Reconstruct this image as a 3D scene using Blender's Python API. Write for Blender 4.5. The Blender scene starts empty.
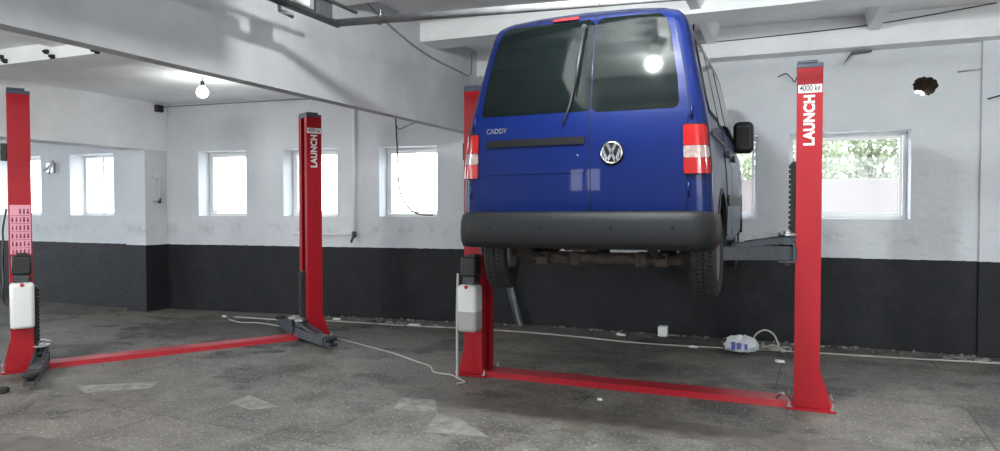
import bpy, bmesh, math, random
from mathutils import Vector, Matrix
random.seed(7)
S = bpy.context.scene
COL = S.collection
PI = math.pi

# ------------------------------------------------------------------ materials
MATS = {}
def nodes_of(m):
    m.use_nodes = True
    return m.node_tree.nodes, m.node_tree.links

def mat(name, col, rough=0.5, metal=0.0, coat=0.0, var=0.0, vscale=6.0, bump=0.0, bscale=60.0, col2=None, spec=None, coat_rough=0.05):
    if name in MATS: return MATS[name]
    m = bpy.data.materials.new(name); N, L = nodes_of(m)
    b = N['Principled BSDF']
    b.inputs['Base Color'].default_value = (*col, 1)
    b.inputs['Roughness'].default_value = rough
    b.inputs['Metallic'].default_value = metal
    b.inputs['Coat Weight'].default_value = coat
    b.inputs['Coat Roughness'].default_value = coat_rough
    if spec is not None: b.inputs['Specular IOR Level'].default_value = spec
    tc = N.new('ShaderNodeTexCoord')
    if var > 0 or col2:
        nz = N.new('ShaderNodeTexNoise'); nz.inputs['Scale'].default_value = vscale
        nz.inputs['Detail'].default_value = 6; nz.inputs['Roughness'].default_value = .65
        L.new(tc.outputs['Object'], nz.inputs['Vector'])
        r = N.new('ShaderNodeValToRGB')
        r.color_ramp.elements[0].position = .35; r.color_ramp.elements[1].position = .68
        c2 = col2 if col2 else tuple(max(0, c*(1-var)) for c in col)
        c1 = col if col2 else tuple(min(1, c*(1+var*.5)) for c in col)
        r.color_ramp.elements[0].color = (*c2, 1); r.color_ramp.elements[1].color = (*c1, 1)
        L.new(nz.outputs['Fac'], r.inputs['Fac']); L.new(r.outputs['Color'], b.inputs['Base Color'])
    if bump > 0:
        n2 = N.new('ShaderNodeTexNoise'); n2.inputs['Scale'].default_value = bscale; n2.inputs['Detail'].default_value = 5
        L.new(tc.outputs['Object'], n2.inputs['Vector'])
        bp = N.new('ShaderNodeBump'); bp.inputs['Strength'].default_value = bump; bp.inputs['Distance'].default_value = .02
        L.new(n2.outputs['Fac'], bp.inputs['Height']); L.new(bp.outputs['Normal'], b.inputs['Normal'])
    MATS[name] = m
    return m

def emis(name, col, s):
    m = bpy.data.materials.new(name); N, L = nodes_of(m)
    N.clear(); o = N.new('ShaderNodeOutputMaterial'); e = N.new('ShaderNodeEmission')
    e.inputs['Color'].default_value = (*col, 1); e.inputs['Strength'].default_value = s
    L.new(e.outputs[0], o.inputs[0]); MATS[name] = m
    return m

def math_node(N, L, op, a, b=None, c=None):
    n = N.new('ShaderNodeMath'); n.operation = op
    for i, v in enumerate((a, b, c)):
        if v is None: continue
        if isinstance(v, (int, float)): n.inputs[i].default_value = v
        else: L.new(v, n.inputs[i])
    return n.outputs[0]

def mix_col(N, L, fac, a, b, blend='MIX'):
    n = N.new('ShaderNodeMix'); n.data_type = 'RGBA'; n.blend_type = blend
    if isinstance(fac, (int, float)): n.inputs[0].default_value = fac
    else: L.new(fac, n.inputs[0])
    for i, v in ((6, a), (7, b)):
        if isinstance(v, tuple): n.inputs[i].default_value = (*v, 1)
        else: L.new(v, n.inputs[i])
    return n.outputs[2]

def noise(N, L, vec, scale, detail=5, rough=.6):
    n = N.new('ShaderNodeTexNoise'); n.inputs['Scale'].default_value = scale
    n.inputs['Detail'].default_value = detail; n.inputs['Roughness'].default_value = rough
    L.new(vec, n.inputs['Vector']); return n.outputs['Fac']

def ramp(N, L, fac, p0, p1, c0=(0,0,0), c1=(1,1,1)):
    r = N.new('ShaderNodeValToRGB'); r.color_ramp.elements[0].position = p0; r.color_ramp.elements[1].position = p1
    r.color_ramp.elements[0].color = (*c0, 1); r.color_ramp.elements[1].color = (*c1, 1)
    L.new(fac, r.inputs['Fac']); return r.outputs['Color']

def wall_material():
    # whitewashed plaster with a painted charcoal dado up to 1.045 m
    m = bpy.data.materials.new('whitewash_over_charcoal_dado'); N, L = nodes_of(m); b = N['Principled BSDF']
    g = N.new('ShaderNodeNewGeometry'); sp = N.new('ShaderNodeSeparateXYZ'); L.new(g.outputs['Position'], sp.inputs[0])
    P = g.outputs['Position']
    n1 = noise(N, L, P, 1.1, 6, .7); n2 = noise(N, L, P, 14, 4, .6); n3 = noise(N, L, P, 3.0, 5, .7)
    white = ramp(N, L, n1, .3, .72, (.60,.618,.645), (.69,.705,.73))
    scuff = ramp(N, L, n3, .62, .75, (0,0,0), (1,1,1))
    # rough unpainted streaks low on the white part (real wear just above the dado)
    low = math_node(N, L, 'SUBTRACT', 1.0, math_node(N, L, 'MULTIPLY', math_node(N, L, 'ABSOLUTE', math_node(N, L, 'SUBTRACT', sp.outputs['Z'], 1.30)), 7.0))
    low = math_node(N, L, 'MAXIMUM', low, 0.0)
    wear = math_node(N, L, 'MULTIPLY', low, ramp(N, L, n3, .5, .62))
    white = mix_col(N, L, math_node(N, L, 'MULTIPLY', wear, .6), white, (.42,.43,.44))
    white = mix_col(N, L, math_node(N, L, 'MULTIPLY', scuff, .12), white, (.5,.51,.53))
    dark = ramp(N, L, n3, .35, .7, (.015,.0155,.018), (.024,.025,.028))
    h = math_node(N, L, 'ADD', sp.outputs['Z'], math_node(N, L, 'MULTIPLY', math_node(N, L, 'SUBTRACT', n2, .5), .022))
    fac = math_node(N, L, 'LESS_THAN', h, 1.043)
    L.new(mix_col(N, L, fac, white, dark), b.inputs['Base Color'])
    L.new(math_node(N, L, 'SUBTRACT', .8, math_node(N, L, 'MULTIPLY', fac, .2)), b.inputs['Roughness']); b.inputs['Specular IOR Level'].default_value = .22
    bp = N.new('ShaderNodeBump'); bp.inputs['Strength'].default_value = .35; bp.inputs['Distance'].default_value = .03
    L.new(math_node(N, L, 'ADD', n2, n3), bp.inputs['Height']); L.new(bp.outputs['Normal'], b.inputs['Normal'])
    return m

def floor_material():
    m = bpy.data.materials.new('worn_concrete'); N, L = nodes_of(m); b = N['Principled BSDF']
    g = N.new('ShaderNodeNewGeometry'); P = g.outputs['Position']
    n1 = noise(N, L, P, .45, 7, .65); n2 = noise(N, L, P, 2.3, 8, .7); n3 = noise(N, L, P, 22, 6, .7); n4 = noise(N, L, P, 42, 4, .65)
    c = ramp(N, L, n2, .39, .62, (.072,.067,.060), (.225,.214,.197))
    c = mix_col(N, L, math_node(N, L, 'MULTIPLY', ramp(N, L, n1, .48, .6), .5), c, (.165,.14,.118))
    c = mix_col(N, L, math_node(N, L, 'MULTIPLY', ramp(N, L, n3, .54, .64), .55), c, (.27,.26,.245))
    n5 = noise(N, L, P, 1.15, 5, .6)
    c = mix_col(N, L, math_node(N, L, 'MULTIPLY', ramp(N, L, n5, .53, .62), .75), c, (.035,.034,.033))
    c = mix_col(N, L, math_node(N, L, 'MULTIPLY', ramp(N, L, n4, .585, .64), .7), c, (.46,.45,.43))
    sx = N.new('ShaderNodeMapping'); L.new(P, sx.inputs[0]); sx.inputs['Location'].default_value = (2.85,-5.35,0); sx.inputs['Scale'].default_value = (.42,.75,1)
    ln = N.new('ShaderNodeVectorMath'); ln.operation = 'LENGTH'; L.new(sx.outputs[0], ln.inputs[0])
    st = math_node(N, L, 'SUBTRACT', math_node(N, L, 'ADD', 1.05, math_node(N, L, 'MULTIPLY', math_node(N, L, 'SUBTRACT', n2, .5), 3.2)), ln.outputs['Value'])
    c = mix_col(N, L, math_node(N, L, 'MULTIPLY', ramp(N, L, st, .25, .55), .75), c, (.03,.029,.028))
    # screed joints
    mp = N.new('ShaderNodeMapping'); L.new(P, mp.inputs[0]); mp.inputs['Rotation'].default_value = (0,0,.04); mp.inputs['Location'].default_value = (.35,.55,0)
    br = N.new('ShaderNodeTexBrick'); L.new(mp.outputs[0], br.inputs['Vector']); br.inputs['Scale'].default_value = 1
    br.inputs['Brick Width'].default_value = 2.9; br.inputs['Row Height'].default_value = 1.45; br.inputs['Mortar Size'].default_value = .009
    br.inputs['Mortar Smooth'].default_value = .4
    br.inputs['Color1'].default_value = (.88,.88,.88,1); br.inputs['Color2'].default_value = (1.1,1.08,1.05,1); br.inputs['Mortar'].default_value = (.45,.44,.43,1)
    c = mix_col(N, L, .8, c, br.outputs['Color'], 'MULTIPLY')
    L.new(c, b.inputs['Base Color'])
    L.new(ramp(N, L, n2, .35, .7, (.5,.5,.5), (.8,.8,.8)), b.inputs['Roughness']); b.inputs['Specular IOR Level'].default_value = .3
    bp = N.new('ShaderNodeBump'); bp.inputs['Strength'].default_value = .35; bp.inputs['Distance'].default_value = .012
    L.new(math_node(N, L, 'ADD', n3, math_node(N, L, 'MULTIPLY', n2, .6)), bp.inputs['Height']); L.new(bp.outputs['Normal'], b.inputs['Normal'])
    return m

def glass_material(name, tint=(1,1,1), refl=1.0):
    m = bpy.data.materials.new(name); N, L = nodes_of(m); N.clear()
    o = N.new('ShaderNodeOutputMaterial'); t = N.new('ShaderNodeBsdfTransparent'); t.inputs[0].default_value = (*tint, 1)
    gl = N.new('ShaderNodeBsdfGlossy'); gl.inputs['Roughness'].default_value = .02; gl.inputs['Color'].default_value = (refl,refl,refl,1)
    f = N.new('ShaderNodeLayerWeight'); f.inputs['Blend'].default_value = .5
    k = math_node(N, L, 'ADD', .02, math_node(N, L, 'MULTIPLY', .4, math_node(N, L, 'POWER', f.outputs['Facing'], 4.0)))
    mx = N.new('ShaderNodeMixShader'); L.new(k, mx.inputs[0]); L.new(t.outputs[0], mx.inputs[1]); L.new(gl.outputs[0], mx.inputs[2])
    L.new(mx.outputs[0], o.inputs[0]); MATS[name] = m
    return m

WALL = wall_material()
FLOOR = floor_material()
PATCH = mat('pale_screed', (.25,.245,.225), .7, var=.45, vscale=9, bump=.3, bscale=40)
PATCH2 = mat('brown_screed', (.135,.118,.103), .6, var=.4, vscale=7, bump=.3, bscale=40)
CEIL = mat('limewashed_concrete', (.86,.86,.87), .85, var=.08, vscale=1.5, bump=.3, bscale=18)
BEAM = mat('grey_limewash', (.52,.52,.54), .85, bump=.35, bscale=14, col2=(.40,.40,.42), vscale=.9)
RED = mat('red_powder_coat', (.36,.006,.014), .42, spec=.3, var=.08, vscale=4)
REDW = mat('worn_red_paint', (.45,.016,.028), .45, col2=(.33,.012,.02), vscale=14)
CAPM = mat('dark_grey_plastic', (.06,.07,.10), .5)
BLACKP = mat('black_plastic', (.012,.012,.013), .45)
RUB = mat('black_rubber', (.017,.017,.017), .75, bump=.2, bscale=90)
GREYP = mat('grey_blue_paint', (.052,.059,.071), .5, var=.3, vscale=12)
STEEL = mat('zinc_steel', (.55,.55,.55), .38, metal=.9, var=.25, vscale=30)
WHITEP = mat('white_enamel', (.78,.78,.77), .45)
LETTER = mat('white_decal', (.85,.84,.84), .5)
INK = mat('black_ink', (.02,.015,.018), .6)
PINK = mat('pink_decal', (.72,.30,.38), .5)
PINKINK = mat('maroon_ink', (.16,.02,.05), .6)
BLUE = mat('blue_car_paint', (.002,.0085,.068), .38, coat=.35, spec=.12, coat_rough=.03)
BUMP = mat('charcoal_bumper_plastic', (.0095,.010,.0115), .55, bump=.12, bscale=220, spec=.25)
GLASSD = mat('tinted_window_glass', (.004,.006,.006), .07, spec=.18)
SEAL = mat('black_seal', (.005,.005,.006), .6, spec=.2)
CHROME = mat('chrome', (.85,.85,.86), .12, metal=1.0)
LAMPR = mat('red_lamp_lens', (.27,.006,.006), .15, coat=.5)
LAMPW = mat('clear_lamp_lens', (.20,.135,.13), .15, coat=.6, col2=(.32,.25,.24), vscale=40)
UNDER = mat('dirty_underbody', (.030,.024,.020), .85, var=.5, vscale=9, bump=.5, bscale=30)
RUST = mat('rusty_axle', (.072,.052,.042), .8, var=.5, vscale=16, bump=.4, bscale=40)
TANK = mat('milky_plastic', (.70,.69,.68), .4, coat=.2)
OIL = mat('oil_in_milky_plastic', (.40,.37,.36), .4, coat=.2)
CABLEW = mat('white_cable_sheath', (.46,.45,.42), .5)
CABLEB = mat('black_cable_sheath', (.015,.015,.016), .5)
PIPE = mat('grey_pipe_paint', (.22,.22,.23), .6, metal=0, var=.25, vscale=6)
BRACK = mat('dark_galvanised', (.07,.075,.08), .45, metal=.5, var=.4, vscale=12)
FRAMEW = mat('white_window_frame', (.80,.80,.79), .45)
BRICK = mat('broken_brick', (.17,.10,.06), .95, col2=(.04,.027,.018), vscale=24, bump=1.0, bscale=35)
RUBM = mat('plaster_rubble', (.34,.33,.31), .9, col2=(.12,.115,.11), vscale=5)
BAG = mat('white_plastic_bag', (.74,.75,.77), .35, coat=.2)
BAGB = mat('blue_print', (.10,.12,.42), .5)
def leaf_material():
    m = bpy.data.materials.new('sunlit_leaves'); N, L = nodes_of(m); b = N['Principled BSDF']; o = N['Material Output']
    tc = N.new('ShaderNodeTexCoord'); c = ramp(N, L, noise(N, L, tc.outputs['Object'], 4, 3), .35, .65, (.31,.35,.24), (.38,.42,.31))
    t = N.new('ShaderNodeBsdfTranslucent'); L.new(c, t.inputs[0]); L.new(c, b.inputs['Base Color']); b.inputs['Roughness'].default_value = .6
    mx = N.new('ShaderNodeMixShader'); mx.inputs[0].default_value = .5; L.new(b.outputs[0], mx.inputs[1]); L.new(t.outputs[0], mx.inputs[2]); L.new(mx.outputs[0], o.inputs[0])
    return m
LEAF = leaf_material()
BARK = mat('tree_bark', (.10,.08,.06), .9, var=.3)
FENCE = mat('pale_garden_wall', (.175,.155,.148), .85, var=.15, vscale=1.5, bump=.2)
YARD = mat('outside_ground', (.5,.49,.46), .9, var=.15, vscale=2)
PANE = glass_material('window_glass')
BULB = emis('lit_bulb', (.93,1.0,.97), 16)
BOARD = mat('weathered_grey_metal', (.13,.135,.145), .5, metal=.4, var=.3, vscale=8)
ALU = mat('rim_steel', (.25,.25,.26), .45, metal=.7)

# ------------------------------------------------------------------ mesh helper
class MB:
    def __init__(s): s.bm = bmesh.new(); s.mi = 0; s.mats = []
    def use(s, m):
        if m not in s.mats: s.mats.append(m)
        s.mi = s.mats.index(m); return s
    def _faces(s, fs, smooth=False):
        for f in fs: f.material_index = s.mi; f.smooth = smooth
    def box(s, x0, x1, y0, y1, z0, z1, bev=0, M=None, seg=1):
        r = bmesh.ops.create_cube(s.bm, size=1)
        vs = r['verts']
        for v in vs:
            v.co = Vector(((x0+x1)/2+v.co.x*(x1-x0), (y0+y1)/2+v.co.y*(y1-y0), (z0+z1)/2+v.co.z*(z1-z0)))
        fs = list({f for v in vs for f in v.link_faces}); s._faces(fs)
        if bev > 0:
            es = list({e for v in vs for e in v.link_edges})
            rr = bmesh.ops.bevel(s.bm, geom=es, offset=bev, segments=seg, affect='EDGES', profile=.5)
            s._faces(rr['faces'], seg > 1); vs = list({v for v in rr['verts']} | {v for v in vs if v.is_valid})
        if M: bmesh.ops.transform(s.bm, matrix=M, verts=vs)
        return s
    def tube(s, pts, r, n=8, closed_ends=True, taper=None):
        pts = [Vector(p) for p in pts]; rings = []
        up = None
        for i, p in enumerate(pts):
            if i == 0: d = pts[1]-p
            elif i == len(pts)-1: d = p-pts[i-1]
            else: d = (pts[i+1]-p).normalized()+(p-pts[i-1]).normalized()
            d.normalize()
            if up is None:
                up = d.orthogonal().normalized()
            else:
                up = (up - d*up.dot(d))
                if up.length < 1e-6: up = d.orthogonal()
                up.normalize()
            b = d.cross(up); rr = r if taper is None else taper[i]
            rings.append([s.bm.verts.new(p+(up*math.cos(2*PI*k/n)+b*math.sin(2*PI*k/n))*rr) for k in range(n)])
        for a, c in zip(rings, rings[1:]):
            for k in range(n): s._faces([s.bm.faces.new((a[k], a[(k+1)%n], c[(k+1)%n], c[k]))], True)
        if closed_ends:
            s._faces([s.bm.faces.new(rings[0][::-1]), s.bm.faces.new(rings[-1])])
        return s
    def lathe(s, prof, axis='z', c=(0,0,0), n=24, smooth=True, closed=False):
        c = Vector(c); rings = []
        for (r, h) in prof:
            ring = []
            for k in range(n):
                a = 2*PI*k/n; x, y = r*math.cos(a), r*math.sin(a)
                p = {'z': Vector((x,y,h)), 'x': Vector((h,x,y)), 'y': Vector((x,h,y))}[axis]
                ring.append(s.bm.verts.new(c+p))
            rings.append(ring)
        pairs = list(zip(rings, rings[1:]))
        if closed: pairs.append((rings[-1], rings[0]))
        for a, b in pairs:
            for k in range(n): s._faces([s.bm.faces.new((a[k], a[(k+1)%n], b[(k+1)%n], b[k]))], smooth)
        if not closed:
            s._faces([s.bm.faces.new(rings[0][::-1]), s.bm.faces.new(rings[-1])])
        return s
    def prism(s, poly, f0, f1, smooth=False):
        a = [s.bm.verts.new(f0(*p)) for p in poly]; b = [s.bm.verts.new(f1(*p)) for p in poly]
        n = len(poly)
        fs = [s.bm.faces.new(a[::-1]), s.bm.faces.new(b)]
        fs += [s.bm.faces.new((a[i], a[(i+1)%n], b[(i+1)%n], b[i])) for i in range(n)]
        s._faces(fs); return s
    def grid(s, rows, smooth=True, double=None):
        vs = [[s.bm.verts.new(p) for p in r] for r in rows]
        for a, b in zip(vs, vs[1:]):
            for k in range(len(a)-1): s._faces([s.bm.faces.new((a[k], a[k+1], b[k+1], b[k]))], smooth)
        return vs
    def slab(s, outer, inner):
        # closed sheet between two grids of the same shape
        o = s.grid(outer); i = s.grid([r for r in inner])
        R, C = len(o), len(o[0])
        ring = [(0,k) for k in range(C)]+[(r,C-1) for r in range(1,R)]+[(R-1,k) for k in range(C-2,-1,-1)]+[(r,0) for r in range(R-2,0,-1)]
        for (a, b) in zip(ring, ring[1:]+ring[:1]):
            s._faces([s.bm.faces.new([s.bm.verts.new(v.co) for v in (o[a[0]][a[1]], i[a[0]][a[1]], i[b[0]][b[1]], o[b[0]][b[1]])])])
        return s
    def quad(s, *p):
        s._faces([s.bm.faces.new([s.bm.verts.new(q) for q in p])]); return s
    def text(s, body, size, M, extrude=.002, bold=0.0, align='CENTER', sx=1.0, spacing=1.0):
        cu = bpy.data.curves.new('t', 'FONT'); cu.body = body; cu.size = size; cu.extrude = extrude; cu.offset = bold
        cu.align_x = align; cu.align_y = 'CENTER'; cu.space_character = spacing
        ob = bpy.data.objects.new('t', cu); COL.objects.link(ob)
        dg = bpy.context.evaluated_depsgraph_get(); dg.update()
        me = bpy.data.meshes.new_from_object(ob.evaluated_get(dg))
        t = bmesh.new(); t.from_mesh(me)
        mp = {v: s.bm.verts.new(M @ Vector((v.co.x*sx, v.co.y, v.co.z))) for v in t.verts}
        for f in t.faces:
            try: s._faces([s.bm.faces.new([mp[v] for v in f.verts])])
            except ValueError: pass
        t.free(); bpy.data.objects.remove(ob); bpy.data.meshes.remove(me); bpy.data.curves.remove(cu)
        return s
    def build(s, name, m=None, parent=None, shift=(0,0,0), fixn=True, weld=0):
        me = bpy.data.meshes.new(name)
        if weld: bmesh.ops.remove_doubles(s.bm, verts=s.bm.verts, dist=weld)
        if fixn: bmesh.ops.recalc_face_normals(s.bm, faces=s.bm.faces)
        bmesh.ops.translate(s.bm, verts=s.bm.verts, vec=shift)
        s.bm.to_mesh(me); s.bm.free()
        for q in (s.mats or [m]): me.materials.append(q)
        o = bpy.data.objects.new(name, me); COL.objects.link(o)
        if parent: o.parent = parent
        return o

def tag(o, label, cat, group=None, kind=None):
    o['label'] = label
    if cat: o['category'] = cat
    if group: o['group'] = group
    if kind: o['kind'] = kind
    return o
def empty(name, loc, rz=0):
    o = bpy.data.objects.new(name, None); COL.objects.link(o); o.location = loc; o.rotation_euler = (0,0,rz)
    o.empty_display_size = .1
    return o
def loc_mesh(mb, name, m, loc, **k):
    # a one-mesh thing whose origin is at loc
    o = mb.build(name, m, shift=(-loc[0], -loc[1], -loc[2]), **k); o.location = loc
    return o
def smooth_path(pts, n=8):
    P = [Vector(p) for p in pts]; out = []
    for i in range(len(P)-1):
        p0 = P[max(i-1,0)]; p1 = P[i]; p2 = P[i+1]; p3 = P[min(i+2,len(P)-1)]
        for k in range(n):
            t = k/n
            out.append(.5*((2*p1)+(p2-p0)*t+(2*p0-5*p1+4*p2-p3)*t*t+(3*p1-p0-3*p2+p3)*t**3))
    out.append(P[-1]); return out
def lerp_table(xs, ys, x):
    if x <= xs[0]: return ys[0]
    for i in range(len(xs)-1):
        if x <= xs[i+1]:
            t = (x-xs[i])/(xs[i+1]-xs[i]); return ys[i]+t*(ys[i+1]-ys[i])
    return ys[-1]

# ------------------------------------------------------------------ the room
WT = .45
def wall(name, p0, p1, z1, openings, label, hole=None, z0=0.0, th=WT):
    """plaster wall from p0 to p1 (front face), openings = (s0,s1,z0,z1) rectangles"""
    p0 = Vector((*p0,0)); p1 = Vector((*p1,0)); d = (p1-p0).normalized(); n = Vector((-d.y, d.x, 0)); Lw = (p1-p0).length
    def P(s_, z, k): return p0+d*s_+n*(k*th)+Vector((0,0,z))
    ops = list(openings)
    if hole: ops.append(hole['rect'])
    xs = sorted({0, Lw, *[o[0] for o in ops], *[o[1] for o in ops]}); zs = sorted({z0, z1, *[o[2] for o in ops], *[o[3] for o in ops]})
    def solid(i, j):
        if not (0 <= i < len(xs)-1 and 0 <= j < len(zs)-1): return False
        cx, cz = (xs[i]+xs[i+1])/2, (zs[j]+zs[j+1])/2
        return not any(o[0] < cx < o[1] and o[2] < cz < o[3] for o in ops)
    mb = MB().use(WALL)
    for i in range(len(xs)-1):
        for j in range(len(zs)-1):
            if not solid(i, j): continue
            a, b, c, e = xs[i], xs[i+1], zs[j], zs[j+1]
            mb.quad(P(a,c,0), P(b,c,0), P(b,e,0), P(a,e,0)); mb.quad(P(a,c,1), P(a,e,1), P(b,e,1), P(b,c,1))
            inh = hole and any(False for _ in ())
            for (di, dj, q) in ((-1,0,(a,c,a,e)), (1,0,(b,c,b,e)), (0,-1,(a,c,b,c)), (0,1,(a,e,b,e))):
                if not solid(i+di, j+dj):
                    mb.quad(P(q[0],q[1],0), P(q[2],q[3],0), P(q[2],q[3],1), P(q[0],q[1],1))
    if hole:
        hx, hz = hole['c']; r0 = hole['rect']; pts = []; angs = []
        cor = [math.atan2(z-hz, x-hx) for x in r0[:2] for z in r0[2:]]
        angs = sorted([2*PI*k/30-PI for k in range(30)]+cor)
        def rectpt(a):
            ca, sa = math.cos(a), math.sin(a); t = 1e9
            if abs(ca) > 1e-6: t = min(t, ((r0[1] if ca > 0 else r0[0])-hx)/ca)
            if abs(sa) > 1e-6: t = min(t, ((r0[3] if sa > 0 else r0[2])-hz)/sa)
            return hx+ca*t, hz+sa*t
        rng = random.Random(3)
        rin = [hole['r']*(1+.22*(rng.random()-.5))*(1+.08*math.cos(2*a)) for a in angs]
        m_ = len(angs)
        for i in range(m_):
            k = (i+1) % m_
            A, B = rectpt(angs[i]), rectpt(angs[k])
            Ci = (hx+rin[i]*math.cos(angs[i]), hz+rin[i]*math.sin(angs[i])); Ck = (hx+rin[k]*math.cos(angs[k]), hz+rin[k]*math.sin(angs[k]))
            mb.use(WALL)
            mb.quad(P(*A,0), P(*B,0), P(*Ck,0), P(*Ci,0))
            o2 = lambda q: (hx+.5*(q[0]-hx), hz-.035+.5*(q[1]-hz))
            mb.quad(P(*A,1), P(*B,1), P(*o2(Ck),1), P(*o2(Ci),1))
            mb.use(BRICK); steps = 6; prev = None
            for t in range(steps+1):
                f = 1+.0*t if t in (0, steps) else 1+.35*(rng.random()-.35)
                cur = None
                g_ = t/steps; ox, oz, sc = .0*g_, -.035*g_, 1-.5*g_
                q1 = P(hx+ox+sc*rin[i]*math.cos(angs[i]), hz+oz+sc*rin[i]*math.sin(angs[i]), g_); q2 = P(hx+ox+sc*rin[k]*math.cos(angs[k]), hz+oz+sc*rin[k]*math.sin(angs[k]), g_)
                if prev: mb.quad(prev[0], prev[1], q2, q1)
                prev = (q1, q2)
    o = mb.build(name, None, weld=.0005, fixn=True)
    return tag(o, label, 'wall', kind='structure'), P

KR, KN = -3.2, 9.03
dA = math.hypot(5.94, .77); cA = 5.94/dA
sA = lambda R: (R+9.14)/cA
ZS, ZH = 1.5, 2.52
wallB, PB = wall('wall_back', (KR,KN), (9.0,KN), 4.0,
    [(KR*-1-1.62, KR*-1-.335, ZS, ZH), (-KR+.02, -KR+1.29, ZS, ZH), (-KR+3.0, -KR+4.3, ZS, ZH)],
    'white plaster wall with charcoal dado behind the blue van',
    hole=dict(c=(-KR+1.415, 2.995), r=.112, rect=(-KR+1.25, -KR+1.58, 2.84, 3.15)))
W1 = (-8.62,-7.76); W2 = (-7.11,-6.21); W3 = (-5.535,-4.64)
wallA, PA = wall('wall_centre', (-9.14,8.26), (KR,KN), 4.0, [(sA(a), sA(b), ZS, ZH) for a, b in (W1, W2, W3)],
    'white plaster wall with charcoal dado and three windows left of the van')
wallL, PL = wall('wall_left', (-19.0,8.05), (-9.30,8.05), 4.0, [(19-13.1, 19-11.93, ZS, ZH), (19-11.2, 19-10.165, ZS, ZH)],
    'white plaster wall with charcoal dado at the far left end')
def simple(name, boxes, m, label, cat, kind='structure'):
    mb = MB().use(m)
    for b in boxes: mb.box(*b)
    return tag(mb.build(name, m), label, cat, kind=kind)
simple('wall_pilaster', [(-9.66,-9.235,7.86,8.62,0,3.6), (-9.235,-9.1,8.275,8.75,0,3.6)], WALL, 'white pilaster with charcoal foot projecting from the left wall corner', 'pilaster')
simple('wall_pilaster', [(1.94,2.75,8.965,9.1,0,3.44)], WALL, 'shallow wall pilaster at the far right edge', 'pilaster')
# far sides and rear of the hall (behind the photographer)
simple('wall_right', [(8.8,9.1,-5.5,9.5,0,4.0)], WALL, 'white side wall far to the right outside the frame', 'wall')
mb = MB().use(WALL)
for b in [(-19,-11.5,-5.6,-5.3,0,4.0), (-11.5,-8.8,-5.6,-5.3,3.0,4.0), (-8.8,-4.5,-5.6,-5.3,0,4.0), (-4.5,-3.4,-5.6,-5.3,0,1.4), (-4.5,-3.4,-5.6,-5.3,2.3,4.0), (-4.01,-3.93,-5.6,-5.3,1.4,2.3), (-3.4,.9,-5.6,-5.3,0,4.0), (.9,5.9,-5.6,-5.3,3.2,4.0), (5.9,9.1,-5.6,-5.3,0,4.0)]: mb.box(*b)
tag(mb.build('wall_front', WALL), 'white gate wall behind the photographer with two gateways', 'wall', kind='structure')
mb = MB().use(WALL)
for b in [(-19.4,-19,-5.6,-2.5,0,4.0), (-19.4,-19,-2.5,5.0,3.2,4.0), (-19.4,-19,5.0,8.6,0,4.0)]: mb.box(*b)
tag(mb.build('wall_side', WALL), 'white end wall with a gateway far to the left outside the frame', 'wall', kind='structure')
# floor with screed patches
mb = MB().use(FLOOR); mb.quad((-20,-6,0), (9.2,-6,0), (9.2,9.6,0), (-20,9.6,0))
def patch(pts, m, z=.0015):
    mb.use(m); mb.quad(*[(x, y, z) for x, y in pts])
patch([(-4.314,4.714),(-4.30,4.452),(-3.99,4.363),(-3.84,4.52)], PATCH)
patch([(-2.55,4.85),(-2.33,4.80),(-1.95,4.50),(-2.42,4.42)], PATCH)
patch([(-3.05,5.15),(-2.75,5.2),(-2.55,4.86),(-2.95,4.85)], PATCH, .001)
patch([(-1.62,5.25),(-1.28,5.12),(-1.34,4.78),(-1.52,4.82)], PATCH2, .001)
patch([(-5.9,3.95),(-5.05,4.5),(-5.0,4.1),(-5.6,3.6)], PATCH2, .001)
patch([(-6.0,4.35),(-5.45,4.75),(-5.3,4.55),(-5.7,4.2)], PATCH, .0012)
patch([(-3.0,5.45),(2.6,5.3),(2.6,4.95),(-3.0,5.05)], PATCH2, .0008)
patch([(-7.5,3.2),(-2.0,3.35),(-2.0,3.05),(-7.5,2.9)], PATCH2, .0008)
tag(mb.build('floor', None, fixn=False), 'worn grey concrete floor with pale screed patches', 'floor', kind='structure')

# ceiling: lower slab over the left bay, higher ribbed slab over the right bay
ZC = 3.78; ZL = 3.28
simple('ceiling', [(-4.05,9.1,-5.6,9.6,ZC,ZC+.2)], CEIL, 'white concrete slab ceiling above the van bay', 'ceiling')
simple('ceiling', [(-19,-4.05,-5.6,8.9,ZL,ZL+.2)], CEIL, 'lower white slab ceiling above the left bay', 'ceiling')
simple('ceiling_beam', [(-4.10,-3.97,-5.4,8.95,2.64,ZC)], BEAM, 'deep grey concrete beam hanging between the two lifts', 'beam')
simple('ceiling_beam', [(-9.66,-9.22,-5.4,8.272,2.535,ZL)], CEIL, 'grey concrete beam running into the left pilaster', 'beam')
simple('ceiling_beam', [(-3.97,9.0,8.745,9.05,3.435,ZC)], CEIL, 'white concrete wall beam along the top of the back wall', 'beam')
simple('ceiling_beam', [(-9.22,-4.1,4.72,5.2,3.12,ZL)], CEIL, 'pale cross beam above the left lift with dark clips', 'beam')
for i, (n0, n1) in enumerate(((7.15,7.55), (5.2,5.6), (3.2,3.6), (1.2,1.6))):
    simple('ceiling_rib', [(-3.97,9.0,n0,n1,3.56,ZC)], CEIL, ['white ceiling rib nearest the back wall above the van', 'white ceiling rib second from the back wall', 'white ceiling rib third from the back wall', 'white ceiling rib farthest from the back wall'][i], 'rib')
for i, R in enumerate((-.86, .87, 2.7)):
    for n0, n1 in ((7.55,8.745), (5.6,7.15), (3.6,5.2)):
        mb = MB().use(CEIL)
        mb.prism([(-.10,ZC), (.10,ZC), (.05,3.60), (-.05,3.60)], lambda a, z: (R+a, n0, z), lambda a, z: (R+a, n1, z))
        tag(mb.build('ceiling_rib', CEIL), 'short tapered white ceiling rib running towards the back wall', 'rib', 'short ceiling ribs', 'structure')
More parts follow.
